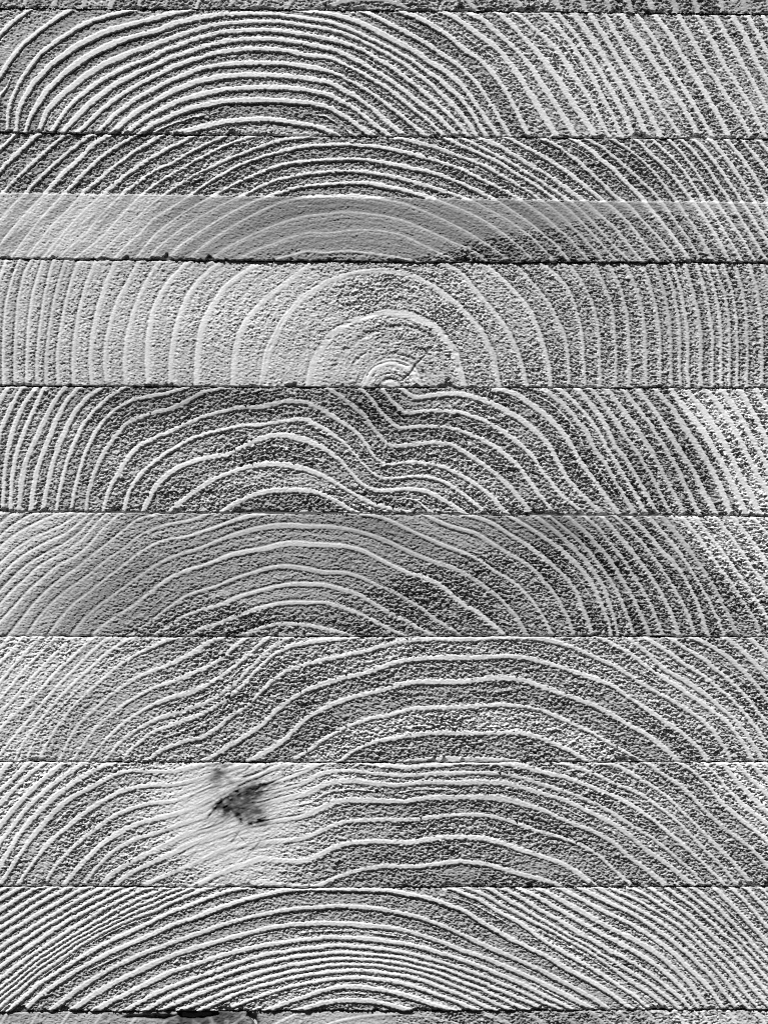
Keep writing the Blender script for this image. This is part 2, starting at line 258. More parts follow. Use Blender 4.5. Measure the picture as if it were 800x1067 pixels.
RINGS['H'] = (917, """
0 @1 710,690 800,665 @2 80,640 160,628 240,625 330,630 420,645 520,675
1 @1 570,690 660,650 740,620 800,603 @2 80,575 170,558 260,555 350,565 450,585 550,610 650,645 750,675
2 @1 340,690 430,650 520,615 620,580 720,550 800,537 @2 90,520 180,510 270,508 370,515 460,530 560,555 660,590 760,625 800,643 @3 100,680
3 @1 220,690 300,650 400,605 500,565 600,540 700,515 800,495 @2 100,478 200,470 300,470 400,480 500,498 600,520 700,560 800,597 @3 100,645 180,680
4 @1 130,685 210,650 300,615 400,575 500,540 600,505 700,480 800,465 @2 100,448 200,440 300,440 400,450 500,465 600,490 700,520 800,562 @3 100,605 200,650 280,680
5 @1 30,685 120,640 220,595 320,560 420,520 520,490 620,465 720,440 800,429 @2 100,413 200,408 300,410 400,418 500,435 600,460 700,490 800,527 @3 110,570 220,620 320,670
6 @0 740,690 800,652 @1 100,600 200,560 300,520 400,480 500,450 600,425 700,405 800,392 @2 100,382 200,378 300,382 400,390 500,405 600,430 700,458 800,493 @3 110,535 220,580 330,625 450,680
7 @0 640,685 720,640 800,597 @1 100,550 200,515 300,480 400,445 500,410 600,385 700,368 800,354 @2 100,345 200,342 300,347 400,357 500,375 600,398 700,430 800,461 @3 110,500 220,545 330,590 440,640 540,680
8 @0 490,685 600,620 700,570 800,521 @1 100,475 200,445 300,410 400,380 500,355 600,335 700,320 800,308 @2 100,300 200,298 300,303 400,315 500,330 600,350 700,380 800,412 @3 100,450 200,490 300,535 400,585 500,635 590,680
9 @0 370,685 430,640 500,590 600,535 700,485 800,435 @1 100,390 200,360 300,330 400,300 500,275 600,250 700,235 800,229 @2 100,225 200,228 300,235 400,245 500,260 600,290 700,325 800,362 @3 100,395 200,435 300,480 400,525 500,575 600,625 710,680
10 @0 250,690 320,635 400,575 500,510 600,450 700,405 800,360 @1 100,325 200,290 300,255 400,220 500,195 600,172 700,155 800,145 @2 100,137 200,137 300,143 400,153 500,175 600,200 700,235 800,280 @3 90,325 180,365 280,405 370,450 460,495 550,540 640,590 730,645 790,690
11 @0 120,685 200,610 300,535 400,470 500,415 600,365 700,325 800,280 @1 100,235 200,200 300,160 400,125 500,95 600,70 700,50 800,44 @2 150,45 300,45 400,52 500,65 600,85 700,115 800,152 @3 90,205 180,260 270,310 360,355 450,400 540,455 630,505 720,550 800,605 @4 90,670
12 @0 40,690 110,620 200,545 300,480 400,415 500,360 600,305 700,260 800,214 @1 100,165 200,125 300,85 400,55 470,40 / @2 740,40 800,62 @3 80,95 170,145 260,200 350,255 440,320 520,365 610,420 700,470 800,535 @4 90,595 180,670
13 @0 0,660 100,575 200,490 300,420 400,350 500,290 600,235 700,195 800,160 @1 100,115 200,70 290,40 / @3 30,40 110,70 200,120 290,170 380,220 470,260 560,310 640,350 720,400 800,462 @4 90,530 180,590 280,670
14 @0 0,625 100,540 200,460 300,390 400,325 500,270 600,215 700,165 800,130 @1 100,85 190,45 / @3 160,45 240,100 330,150 420,205 510,260 600,315 700,370 800,430 @4 90,480 180,540 260,600 340,670
15 @0 0,595 100,510 200,430 300,365 400,300 500,245 600,190 700,140 800,98 @1 80,65 140,40 / @3 230,45 320,95 400,150 500,200 590,255 680,310 800,375 @4 100,430 200,500 300,580 400,670
16 @0 0,560 100,480 200,400 300,335 400,275 500,215 600,155 700,105 800,67 @1 60,42 / @3 300,40 390,80 480,135 570,190 660,240 740,285 800,315 @4 100,370 200,430 300,510 380,590 440,670
17 @0 0,515 60,470 140,410 240,345 340,275 440,215 540,150 640,100 740,50 / @3 400,40 490,85 580,140 670,190 760,240 800,260 @4 100,310 200,370 300,450 390,540 490,670
18 @0 0,450 90,390 180,330 280,260 380,195 480,145 580,95 680,45 / @3 520,40 600,85 680,130 800,188 @4 100,235 200,300 300,375 400,470 500,570 570,670
19 @0 0,400 100,335 200,270 300,210 400,150 500,95 600,45 / @3 620,40 700,80 800,133 @4 100,180 200,245 300,320 400,400 500,500 640,670
20 @0 0,355 130,275 230,210 330,150 430,90 520,45 / @3 720,40 800,87 @4 100,140 200,195 300,265 400,350 500,440 600,550 700,670
21 @0 0,300 120,225 220,165 320,110 420,50 / @4 0,50 100,95 200,150 300,215 400,295 500,390 600,490 750,670
22 @0 0,255 60,215 150,155 250,95 350,45 / @4 100,45 200,100 300,165 400,245 500,340 600,430 700,540 800,650
23 @0 0,210 90,155 180,95 270,45 / @4 180,40 280,105 380,180 480,265 580,350 680,450 800,590
24 @0 0,155 100,95 180,45 / @4 270,40 370,110 470,190 570,285 670,375 800,520
25 @0 0,105 100,45 / @4 340,40 440,115 540,200 640,300 730,395 800,470
26 @4 420,45 520,130 610,220 700,310 800,420
27 @4 520,40 610,130 700,220 800,330
28 @4 610,40 700,130 800,250
29 @4 690,45 800,160
""")
# the planks that only just reach into the picture: a few arcs are enough
def arcs(cx, cy, radii, squash):
    s = ''
    for k, (rl, rr) in enumerate(radii):
        pts = []
        for i in range(33):
            a = math.pi * i / 32
            r = rl if a > math.pi / 2 else rr
            r = rl + (rr - rl) * (0.5 + 0.5 * math.cos(a))
            pts.append('%.1f,%.1f' % (5 * (cx + r * math.cos(a)), 5 * (cy - squash * r * math.sin(a))))
        s += '%d @0 %s\n' % (k, ' '.join(pts[::-1]))
    return s
RINGS['Z'] = (0, arcs(378, 40, [(30, 30), (62, 70), (92, 128), (120, 175), (146, 212), (180, 238), (212, 262), (240, 284),
                                 (268, 306), (296, 330), (326, 352), (356, 378), (384, 402), (410, 428), (440, 452)], 0.62))
RINGS['Y'] = (0, arcs(410, 1150, [(40, 40), (80, 80), (118, 118), (150, 150), (182, 180), (214, 206), (244, 230), (276, 256),
                                   (306, 280), (340, 304), (372, 330), (402, 354), (432, 380), (462, 408)], 0.62))

def parse(code):
    y0, txt = RINGS[code]
    out = []
    for line in txt.strip().splitlines():
        tok = line.split(); k = int(tok[0]); tile = 0; cur = []; segs = [cur]
        for t in tok[1:]:
            if t[0] == '@': tile = int(t[1:])
            elif t == '/': cur = []; segs.append(cur)
            else:
                u, v = t.split(','); cur.append(((tile * 800 + float(u)) / 5, y0 + float(v) / 5))
        for s in segs:
            if len(s) > 1: out.append((k, np.array(s)))
    return out

def dense(p, step=2.5):
    d = np.r_[0, np.cumsum(np.hypot(*np.diff(p, axis=0).T))]
    n = max(2, int(d[-1] / step))
    t = np.linspace(0, d[-1], n)
    return np.c_[np.interp(t, d, p[:, 0]), np.interp(t, d, p[:, 1])]

# ------------------------------------------------------------------ ring field: a cubic spline surface through the ring lines
XL, XR = -64.0, 864.0
def bw3(f):
    return np.stack([(1 - f) ** 3, 3 * f ** 3 - 6 * f ** 2 + 4, -3 * f ** 3 + 3 * f ** 2 + 3 * f + 1, f ** 3], -1) / 6
def db3(f):
    return np.stack([-(1 - f) ** 2, 3 * f ** 2 - 4 * f, -3 * f ** 2 + 2 * f + 1, f ** 2], -1) / 2
class Field:
    def __init__(self, code, ylo, yhi, h=7.5, lam=0.02):
        self.h = h; self.x0 = XL - h; self.y0 = ylo - h
        self.nx = int(math.ceil((XR - XL + 2 * h) / h)) + 3
        self.ny = int(math.ceil((yhi - ylo + 2 * h) / h)) + 3
        N = self.nx * self.ny
        P = []; K = []
        for k, seg in parse(code):
            q = dense(seg); m = (q[:, 1] > ylo) & (q[:, 1] < yhi) & (q[:, 0] > XL) & (q[:, 0] < XR); q = q[m]
            P.append(q); K.append(np.full(len(q), float(k)))
        P = np.concatenate(P); K = np.concatenate(K)
        idx, w = self.rows(P[:, 0], P[:, 1])
        A = np.zeros((N, N)); b = np.zeros(N)
        for i in range(16):
            np.add.at(b, idx[:, i], w[:, i] * K)
            for j in range(16):
                np.add.at(A, (idx[:, i], idx[:, j]), w[:, i] * w[:, j])
        def reg(offs, cf, wt, xr, yr):
            J, I = np.meshgrid(np.arange(*yr), np.arange(*xr), indexing='ij'); I = I.ravel(); J = J.ravel()
            ids = [(J + dj) * self.nx + I + di for di, dj in offs]
            for a, ca in zip(ids, cf):
                for c, cc in zip(ids, cf): np.add.at(A, (a, c), wt * ca * cc)
        nx, ny = self.nx, self.ny
        reg([(-1, 0), (0, 0), (1, 0)], [1, -2, 1], lam, (1, nx - 1), (0, ny))
        reg([(0, -1), (0, 0), (0, 1)], [1, -2, 1], lam, (0, nx), (1, ny - 1))
        reg([(0, 0), (1, 0), (0, 1), (1, 1)], [1, -1, -1, 1], 2 * lam, (0, nx - 1), (0, ny - 1))
        A[np.arange(N), np.arange(N)] += 1e-7
        self.c = np.linalg.solve(A, b)
    def loc(self, x, y):
        gx = (x - self.x0) / self.h; gy = (y - self.y0) / self.h
        ix = np.clip(np.floor(gx).astype(int), 0, self.nx - 4); iy = np.clip(np.floor(gy).astype(int), 0, self.ny - 4)
        return ix, iy, gx - ix, gy - iy
    def rows(self, x, y):
        ix, iy, fx, fy = self.loc(x, y); bx = bw3(fx); by = bw3(fy)
        idx = np.stack([(iy + j) * self.nx + ix + i for j in range(4) for i in range(4)], -1)
        w = np.stack([bx[..., i] * by[..., j] for j in range(4) for i in range(4)], -1)
        return idx, w
    def eval(self, x, y):
        ix, iy, fx, fy = self.loc(x, y)
        bx, by, dx, dy = bw3(fx), bw3(fy), db3(fx), db3(fy)
        f = np.zeros_like(x); gx = np.zeros_like(x); gy = np.zeros_like(x)
        for j in range(4):
            for i in range(4):
                c = self.c[(iy + j) * self.nx + ix + i]
                f += c * bx[..., i] * by[..., j]; gx += c * dx[..., i] * by[..., j]; gy += c * bx[..., i] * dy[..., j]
        return f, gx / self.h, gy / self.h

def line_distance(code, F, Xg, Yg, xs, top, bot, ny):
    """signed distance to the nearest ring line, positive outward"""
    best = np.full(Xg.shape, 99.0); sd = np.full(Xg.shape, 99.0)
    for k, seg in parse(code):
        p = dense(seg, 1.5)
        for it in range(4): p[1:-1] = 0.25 * p[:-2] + 0.5 * p[1:-1] + 0.25 * p[2:]
        tx, ty = np.gradient(p[:, 0]), np.gradient(p[:, 1]); L = np.hypot(tx, ty) + 1e-9
        nx_, ny_ = ty / L, -tx / L
        _, gx, gy = F.eval(p[:, 0], p[:, 1])
        if np.median(gx * nx_ + gy * ny_) < 0: nx_, ny_ = -nx_, -ny_
        for (x, y, a, b) in zip(p[:, 0], p[:, 1], nx_, ny_):
            i = np.searchsorted(xs, x); j = int((y - top[min(i, len(xs) - 1)]) / (bot[0] - top[0]) * (ny - 1))
            sl = (slice(max(j - 26, 0), max(j + 27, 0)), slice(max(i - 23, 0), i + 24))
            dx = Xg[sl] - x; dy = Yg[sl] - y; r = np.hypot(dx, dy); m = r < best[sl]
            best[sl] = np.where(m, r, best[sl]); sd[sl] = np.where(m, np.sign(dx * a + dy * b) * r, sd[sl])
    return sd

# ------------------------------------------------------------------ noise (lengths in grid units; columns are DX, rows 0.75 apart)
DX = 0.85
def noise(rng, shape, lx, ly, deg=0.0):
    ny, nx = shape
    a = rng.standard_normal((ny, nx))
    fy = np.fft.fftfreq(ny)[:, None] * (1.333 if ny > 1 else 1); fx = np.fft.rfftfreq(nx)[None, :] / DX
    c, s = math.cos(math.radians(deg)), math.sin(math.radians(deg))
    u = fx * c + fy * s; v = -fx * s + fy * c
    F = np.exp(-2 * (math.pi ** 2) * ((u * lx) ** 2 + (v * ly) ** 2))
    b = np.fft.irfft2(np.fft.rfft2(a) * F, s=(ny, nx))
    return b / b.std()
def smooth(a, L):
    ny, nx = a.shape; b = np.pad(a, ((ny, ny), (nx, nx)), mode='reflect')
    fy = np.fft.fftfreq(3 * ny)[:, None] * 1.333; fx = np.fft.rfftfreq(3 * nx)[None, :] / DX
    b = np.fft.irfft2(np.fft.rfft2(b) * np.exp(-2 * math.pi ** 2 * L * L * (fx ** 2 + fy ** 2)), s=b.shape)
    return b[ny:2 * ny, nx:2 * nx]
def sm(a, b, x):
    t = np.clip((x - a) / (b - a), 0, 1); return t * t * (3 - 2 * t)
def blob(x, y, cx, cy, rx, ry, deg=0.0):
    c, s = math.cos(math.radians(deg)), math.sin(math.radians(deg))
    u = (x - cx) * c + (y - cy) * s; v = -(x - cx) * s + (y - cy) * c
    return np.exp(-((u / rx) ** 2 + (v / ry) ** 2))

# ------------------------------------------------------------------ joints between the planks (grid rows, left to right)
JX = [-64, 0, 160, 320, 480, 640, 800, 864]
JOINT = [
    [-121, -120, -119, -118, -117, -116, -115, -115],
    [8, 9, 10.6, 10.8, 12, 14, 15.5, 16],
    [138, 138.2, 140.4, 142, 143.2, 144.2, 145, 145],
    [269, 269.6, 271, 272.4, 273.8, 273.8, 273.6, 273.6],
    [402, 402.3, 403, 403.6, 404, 404.3, 404.4, 404.4],
    [533, 533.3, 534.4, 534.8, 536.2, 537.2, 537.6, 537.6],
    [663, 663, 663.4, 663.6, 663.2, 663.4, 663.6, 663.6],
    [793.5, 793.5, 794.2, 794.6, 794.2, 794, 793.8, 793.8],
    [923.6, 923.6, 924, 925.2, 924.6, 924.2, 924, 924],
    [1054.4, 1054.4, 1054, 1053.6, 1053.2, 1052.4, 1052, 1052],
    [1186, 1186, 1186, 1186, 1186, 1186, 1186, 1186],
]

# ------------------------------------------------------------------ what each plank looks like
# w: latewood ridge width, hr: ridge height, gr: grain height, soft: inner flank of the ridge, early/late: reflectance
PLANKS = [
    dict(code='Z', off=1.3, w=4, hr=0.9, gr=1.1, soft=2, early=0.4, late=0.62, coarse=0.36, torn=0.1,
         label='topmost plank of the stack, only its lower edge inside the picture'),
    dict(code='A', off=0.3, w=4.8, hr=1.8, gr=1.05, soft=1.2, early=0.44, late=0.86, coarse=0.3, torn=-0.15,
         label='plank under the topmost one, bold white rings nested in an arch left of centre'),
    dict(code='B', off=-0.7, w=3.4, hr=1.7, gr=1.25, soft=1.2, early=0.41, late=0.84, coarse=0.36, torn=-0.1, pepper=0.4,
         label='plank whose upper half is rough and lower half planed smooth grey'),
    dict(code='C', mid=0.3, off=0.3, w=2.8, hr=0.5, gr=0.85, soft=7, early=0.6, late=0.84, coarse=0.22, torn=-0.4, line=0.5, pepper=0.45,
         label='pale plank showing the pith, with half-circle rings at its lower edge'),
    dict(code='D', mid=0.35, off=-0.7, w=4.3, hr=1.35, gr=1.3, soft=2.2, early=0.44, late=0.82, coarse=0.42, torn=0.0, line=0.3,
         label='dark plank whose rings dip in a sharp V right of its hump'),
    dict(code='E', mid=0.7, off=-0.5, w=3.4, hr=0.95, gr=1.25, soft=3, early=0.4, late=0.74, coarse=0.46, torn=-0.4, line=0.6, pepper=0.62,
         label='grey plank with smooth upper left part and fine-lined rings, under the V-ringed plank'),
    dict(code='F', mid=0.25, edge=0.55, off=-0.1, w=4.2, hr=1.2, gr=1.3, soft=2, early=0.5, late=0.8, coarse=0.46, torn=-0.6,
         label='plank directly above the knotty one, with S-curved rings on its left half'),
    dict(code='G', mid=0.25, edge=0.6, off=0.1, w=4.2, hr=1.2, gr=1.25, soft=2, early=0.5, late=0.8, coarse=0.44, torn=-0.1, line=0.2, pepper=0.2,
         label='plank with a dark cracked knot left of centre'),
    dict(code='H', off=-0.2, w=4.2, hr=1.7, gr=1.15, soft=1.2, early=0.44, late=0.86, coarse=0.32, torn=-0.3,
         label='plank below the knotty one, with many close bright rings in a low arch'),
    dict(code='Y', off=-0.7, w=2.4, hr=0.5, gr=0.9, soft=3, early=.42, late=.58,
         label='lowest plank of the stack, only its torn upper edge inside the picture'),
]

# the charred cells of the knot: (u, v, half width, half height, tilt, strength)
KNOT_SPOTS = [(385, 293, 5.5, 5.0, -20, 1.0), (350, 258, 6, 3, -38, 0.9), (402, 240, 4.2, 3.2, -20, 0.95), (450, 220, 4.2, 3.2, -15, 0.95),
    (493, 214, 3.8, 4.2, -10, 0.9), (430, 196, 4.5, 2.4, -20, 0.85), (500, 188, 9, 3.2, -12, 0.75), (560, 168, 12, 2.2, -12, 0.8), (545, 210, 9, 2.0, -4, 0.8),
    (455, 290, 5.5, 3.0, -15, 0.85), (442, 325, 3.6, 4.2, 10, 0.95), (458, 352, 2.6, 3.2, 30, 0.85), (368, 322, 5, 3.0, -30, 0.55), (330, 285, 6, 1.6, -42, 0.9),
    (510, 368, 5, 1.8, -14, 0.95), (560, 354, 8, 2.0, -8, 0.95), (540, 300, 7, 7, 0, 0.45), (500, 330, 8, 6, -20, 0.45), (505, 245, 10, 3, -12, 0.5), (420, 275, 8, 5, -30, 0.45), (575, 370, 4, 2.5, -10, 0.5),
    (355, 95, 8, 3.5, -30, 0.35), (330, 120, 5, 8, 10, 0.35), (395, 140, 6, 3, 40, 0.35)]
# grooves and cracks: (plank, width, depth, tone, points in grid units)
CRACKS = [
    ('G', 0.8, 2.6, 0.3, [(262, 827), (272, 820), (285, 815), (295, 810), (308, 805), (322, 801)]),
    ('G', 0.7, 2.2, 0.35, [(262, 826), (275, 825), (290, 822), (304, 818), (320, 814)]),
    ('G', 0.7, 2.2, 0.35, [(255, 838), (272, 836), (286, 832), (300, 828), (320, 824)]),
    ('G', 0.9, 3.0, 0.2, [(260, 860), (268, 857), (278, 855), (292, 852), (310, 849), (322, 846)]),
    ('G', 0.5, 1.2, 0.5, [(246, 868), (258, 880), (272, 876), (290, 873), (320, 871)]),
    ('G', 0.5, 1.2, 0.5, [(272, 876), (264, 886), (258, 892)]),
    ('G', 1.0, 2.2, 0.35, [(250, 812), (262, 808), (275, 803), (284, 796)]),
    ('G', 0.8, 1.4, 0.4, [(244, 822), (256, 816), (268, 812), (280, 806), (296, 799)]),
    ('G', 0.8, 1.4, 0.45, [(246, 808), (256, 803), (264, 796)]),
    ('G', 1.0, 2.4, 0.25, [(216, 853), (222, 846), (228, 838), (236, 832), (246, 828)]),
    ('G', 0.7, 1.4, 0.4, [(196, 832), (206, 827), (218, 822), (232, 818)]),
    ('G', 0.7, 1.2, 0.45, [(205, 866), (220, 862), (232, 857), (240, 850)]),
    ('G', 0.7, 1.4, 0.4, [(240, 880), (246, 872), (250, 866)]),
    ('C', 0.6, 1.7, 0.45, [(418, 397), (428, 388), (434, 379), (442, 371), (449, 362)]),
    ('Y', 3.5, 7.0, 0.10, [(186, 1057), (200, 1058.5), (215, 1057), (228, 1056.5)]),
    ('Y', 3.0, 6.0, 0.12, [(258, 1055), (264, 1062), (270, 1072)]),
    ('Y', 2.0, 4.0, 0.2, [(160, 1058), (170, 1061), (184, 1058)]),
    ('Y', 1.6, 3.0, 0.25, [(128, 1060), (150, 1059), (172, 1062)]),
]
def seg_dist(x, y, pts):
    d = np.full(x.shape, 1e9); tt = np.zeros(x.shape); n = len(pts) - 1
    for i in range(n):
        ax, ay = pts[i]; bx, by = pts[i + 1]
        L2 = (bx - ax) ** 2 + (by - ay) ** 2
        t = np.clip(((x - ax) * (bx - ax) + (y - ay) * (by - ay)) / L2, 0, 1)
        e = np.hypot(x - ax - t * (bx - ax), y - ay - t * (by - ay))
        m = e < d; d = np.where(m, e, d); tt = np.where(m, (i + t) / n, tt)
    return d, tt

def style(code, x, y, rng, shape):
    """rough (how torn the grain is), soft factor, extra stain on the reflectance, ridge width factor"""
    one = np.ones_like(x)
    rough = one.copy(); stain = one.copy(); wf = one.copy(); hf = one.copy()
    patch = noise(rng, shape, 45, 18)
    if code == 'A':
        rough = 0.75 + 0.25 * sm(60, 200, x); stain = 1 + 0.10 * sm(720, 790, x)
        wf = 1 + 0.15 * blob(x, y, 300, 80, 160, 60); hf = 1 - 0.45 * sm(430, 560, x)
    elif code == 'B':
        ys = np.interp(x, JX, [201, 201, 203, 205.4, 207.4, 209.6, 211, 211])
        low = sm(-0.8, 0.9, y - ys + 0.5 * noise(rng, shape, 1.6, 0.01))
        torn = sm(-6, 10, (y - 212) - np.interp(x, [0, 300, 380, 430, 480, 560, 640, 760, 800], [200, 58, 52, 56, 42, 26, 10, 4, 0]))
        torn = np.maximum(torn * sm(330, 420, x), 0.75 * blob(x, y, 345, 266, 60, 6))
        rough = (1 - low) + low * (0.22 + 0.62 * torn)
        wf = (1 - low) + low * (0.34 + 0.35 * sm(480, 640, x))
        hf = (1 - low) + low * (0.20 + 0.4 * torn)
        streak = 0.7 * noise(rng, shape, 14, 1.6, -40) + 0.7 * noise(rng, shape, 9, 0.6, -34)
        stain = 1 + low * (-0.26 + (0.72 + 0.22 * streak) * sm(330, 40, x + (y - 210) * 0.9) + 0.05 * patch)
        stain = stain + low * 0.22 * sm(560, 700, x)
        return rough, stain, wf, hf, low * 2.4
    elif code == 'C':
        rough = 0.56 + 0.48 * sm(330, 470, x) + 0.35 * blob(x, y, 390, 315, 60, 40) - 0.35 * blob(x, y, 400, 400, 110, 40)
        rough = np.clip(rough, 0.3, 1.05)
        stain = 1 + 0.18 * blob(x, y, 250, 340, 130, 80) + 0.16 * blob(x, y, 400, 390, 110, 50) - 0.16 * sm(500, 640, x)
        wf = 0.75 + 0.75 * blob(x, y, 230, 340, 110, 120) + 1.0 * blob(x, y, 405, 380, 110, 90)
        hf = 1 - 0.6 * blob(x, y, 405, 385, 90, 70)
    elif code == 'D':
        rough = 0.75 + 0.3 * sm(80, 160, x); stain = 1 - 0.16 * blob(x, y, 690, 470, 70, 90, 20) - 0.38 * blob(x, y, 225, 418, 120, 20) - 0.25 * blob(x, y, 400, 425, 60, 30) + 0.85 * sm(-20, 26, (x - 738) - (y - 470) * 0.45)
        hf = 1 - 0.4 * sm(520, 640, x)
    elif code == 'E':
        edge = np.interp(x, [0, 120, 200, 300, 380, 440, 520, 600, 680, 740], [690, 660, 620, 636, 610, 590, 566, 556, 546, 541])
        torn = sm(-6, 8, y - edge)
        rough = 0.30 + 0.12 * sm(40, 180, x) + 0.62 * torn
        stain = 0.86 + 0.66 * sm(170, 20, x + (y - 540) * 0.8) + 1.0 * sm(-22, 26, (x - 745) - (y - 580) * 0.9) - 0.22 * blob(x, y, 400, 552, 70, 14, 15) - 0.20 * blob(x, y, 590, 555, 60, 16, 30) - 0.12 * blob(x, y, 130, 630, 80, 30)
        wf = 0.50 + 0.50 * sm(100, 260, x); hf = 0.25 + 0.75 * sm(60, 280, x)
    elif code == 'F':
        rough = 0.55 + 0.45 * sm(110, 200, x + (y - 720) * 0.4); stain = 1 + 0.45 * sm(130, 10, x + (y - 690) * 0.7)
        wf = 0.66 + 0.34 * sm(90, 220, x); hf = 0.5 + 0.5 * sm(90, 200, x)
    elif code == 'G':
        k = 1 - (1 - blob(x, y, 244, 842, 78, 76, -25)) ** 1.7
        rough = 1 - 0.95 * k; rough *= 1 - 0.2 * sm(120, 40, x)
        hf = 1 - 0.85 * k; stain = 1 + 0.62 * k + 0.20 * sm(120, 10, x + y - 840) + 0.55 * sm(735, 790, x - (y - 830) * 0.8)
    elif code == 'H':
        rough = 0.85 + 0 * x; stain = 1 + 0.10 * sm(740, 800, x)
    elif code == 'Y':
        rough = 0.35 + 0.65 * sm(390, 470, x); stain = 1 - 0.80 * np.clip(1.2 * blob(x, y, 212, 1060, 48, 16) * (1 + 0.4 * noise(rng, shape, 6, 3, 60)), 0, 1) + 0.45 * blob(x, y, 330, 1060, 60, 20) + 0.5 * sm(640, 760, x)
        wf = one * 0.8
    stain = stain * (1 + 0.035 * patch)
    return rough, stain, wf, hf, 0 * x

# ------------------------------------------------------------------ build
KNOT = 10 ** 6
def pieces(R, least=120):
    """split a grid of ring numbers into connected pieces; slivers join the piece beside them"""
    for attempt in range(6):
        ny, nx = R.shape
        par = []
        def find(a):
            while par[a] != a: par[a] = par[par[a]]; a = par[a]
            return a
        prev = None; lab = np.zeros(R.shape, int); val = []
        for j in range(ny):
            cut = np.r_[0, np.nonzero(np.diff(R[j]))[0] + 1, nx]
            runs = []
            for a, b in zip(cut[:-1], cut[1:]):
                par.append(len(par)); val.append(R[j, a]); runs.append((a, b, len(par) - 1)); lab[j, a:b] = len(par) - 1
            if prev:
                p = 0
                for a, b, i in runs:
                    while p < len(prev) and prev[p][1] < a: p += 1
                    r = p
                    while r < len(prev) and prev[r][0] <= b:      # corner contact counts too
                        if val[prev[r][2]] == val[i]: par[find(i)] = find(prev[r][2])
                        r += 1
            prev = runs
        rootid = np.array([find(i) for i in range(len(par))])
        L = rootid[lab]; cnt = np.bincount(L.ravel(), minlength=len(par))
        small = (cnt[L] < least) & (R != 999)
        if not small.any() or attempt == 5: break
        # a sliver takes the ring number found beside it
        ok = ~small
        idx = np.where(ok, np.arange(nx)[None], -1); idx = np.maximum.accumulate(idx, 1)
        rev = np.where(ok, np.arange(nx)[None], 10 ** 8)[:, ::-1]; rev = np.minimum.accumulate(rev, 1)[:, ::-1]
        dl = np.where(idx >= 0, np.arange(nx)[None] - idx, 10 ** 8); dr = rev - np.arange(nx)[None]
        src = np.where(dl <= dr, idx, np.minimum(rev, nx - 1))
        R = np.where(small, np.take_along_axis(R, src, 1), R)
    L[R == 999] = KNOT
    return L
rng0 = np.random.default_rng(7)
xs = np.r_[np.arange(XL, -4, 3.0), np.arange(-4, 804.5, DX), np.arange(806, XR + 0.1, 3.0)]

def mesh_object(name, verts, quads, tones, mat, parent):
    me = bpy.data.meshes.new(name)
    me.vertices.add(len(verts)); me.vertices.foreach_set('co', verts.astype(np.float32).ravel())
    me.loops.add(quads.size); me.loops.foreach_set('vertex_index', quads.astype(np.int32).ravel())
    me.polygons.add(len(quads))
    me.polygons.foreach_set('loop_start', np.arange(0, quads.size, 4, dtype=np.int32))
    a = me.attributes.new('tone', 'FLOAT', 'POINT'); a.data.foreach_set('value', tones.astype(np.float32))
    me.update(calc_edges=True)
    me.materials.append(mat)
    o = bpy.data.objects.new(name, me); sc.collection.objects.link(o); o.parent = parent
    return o

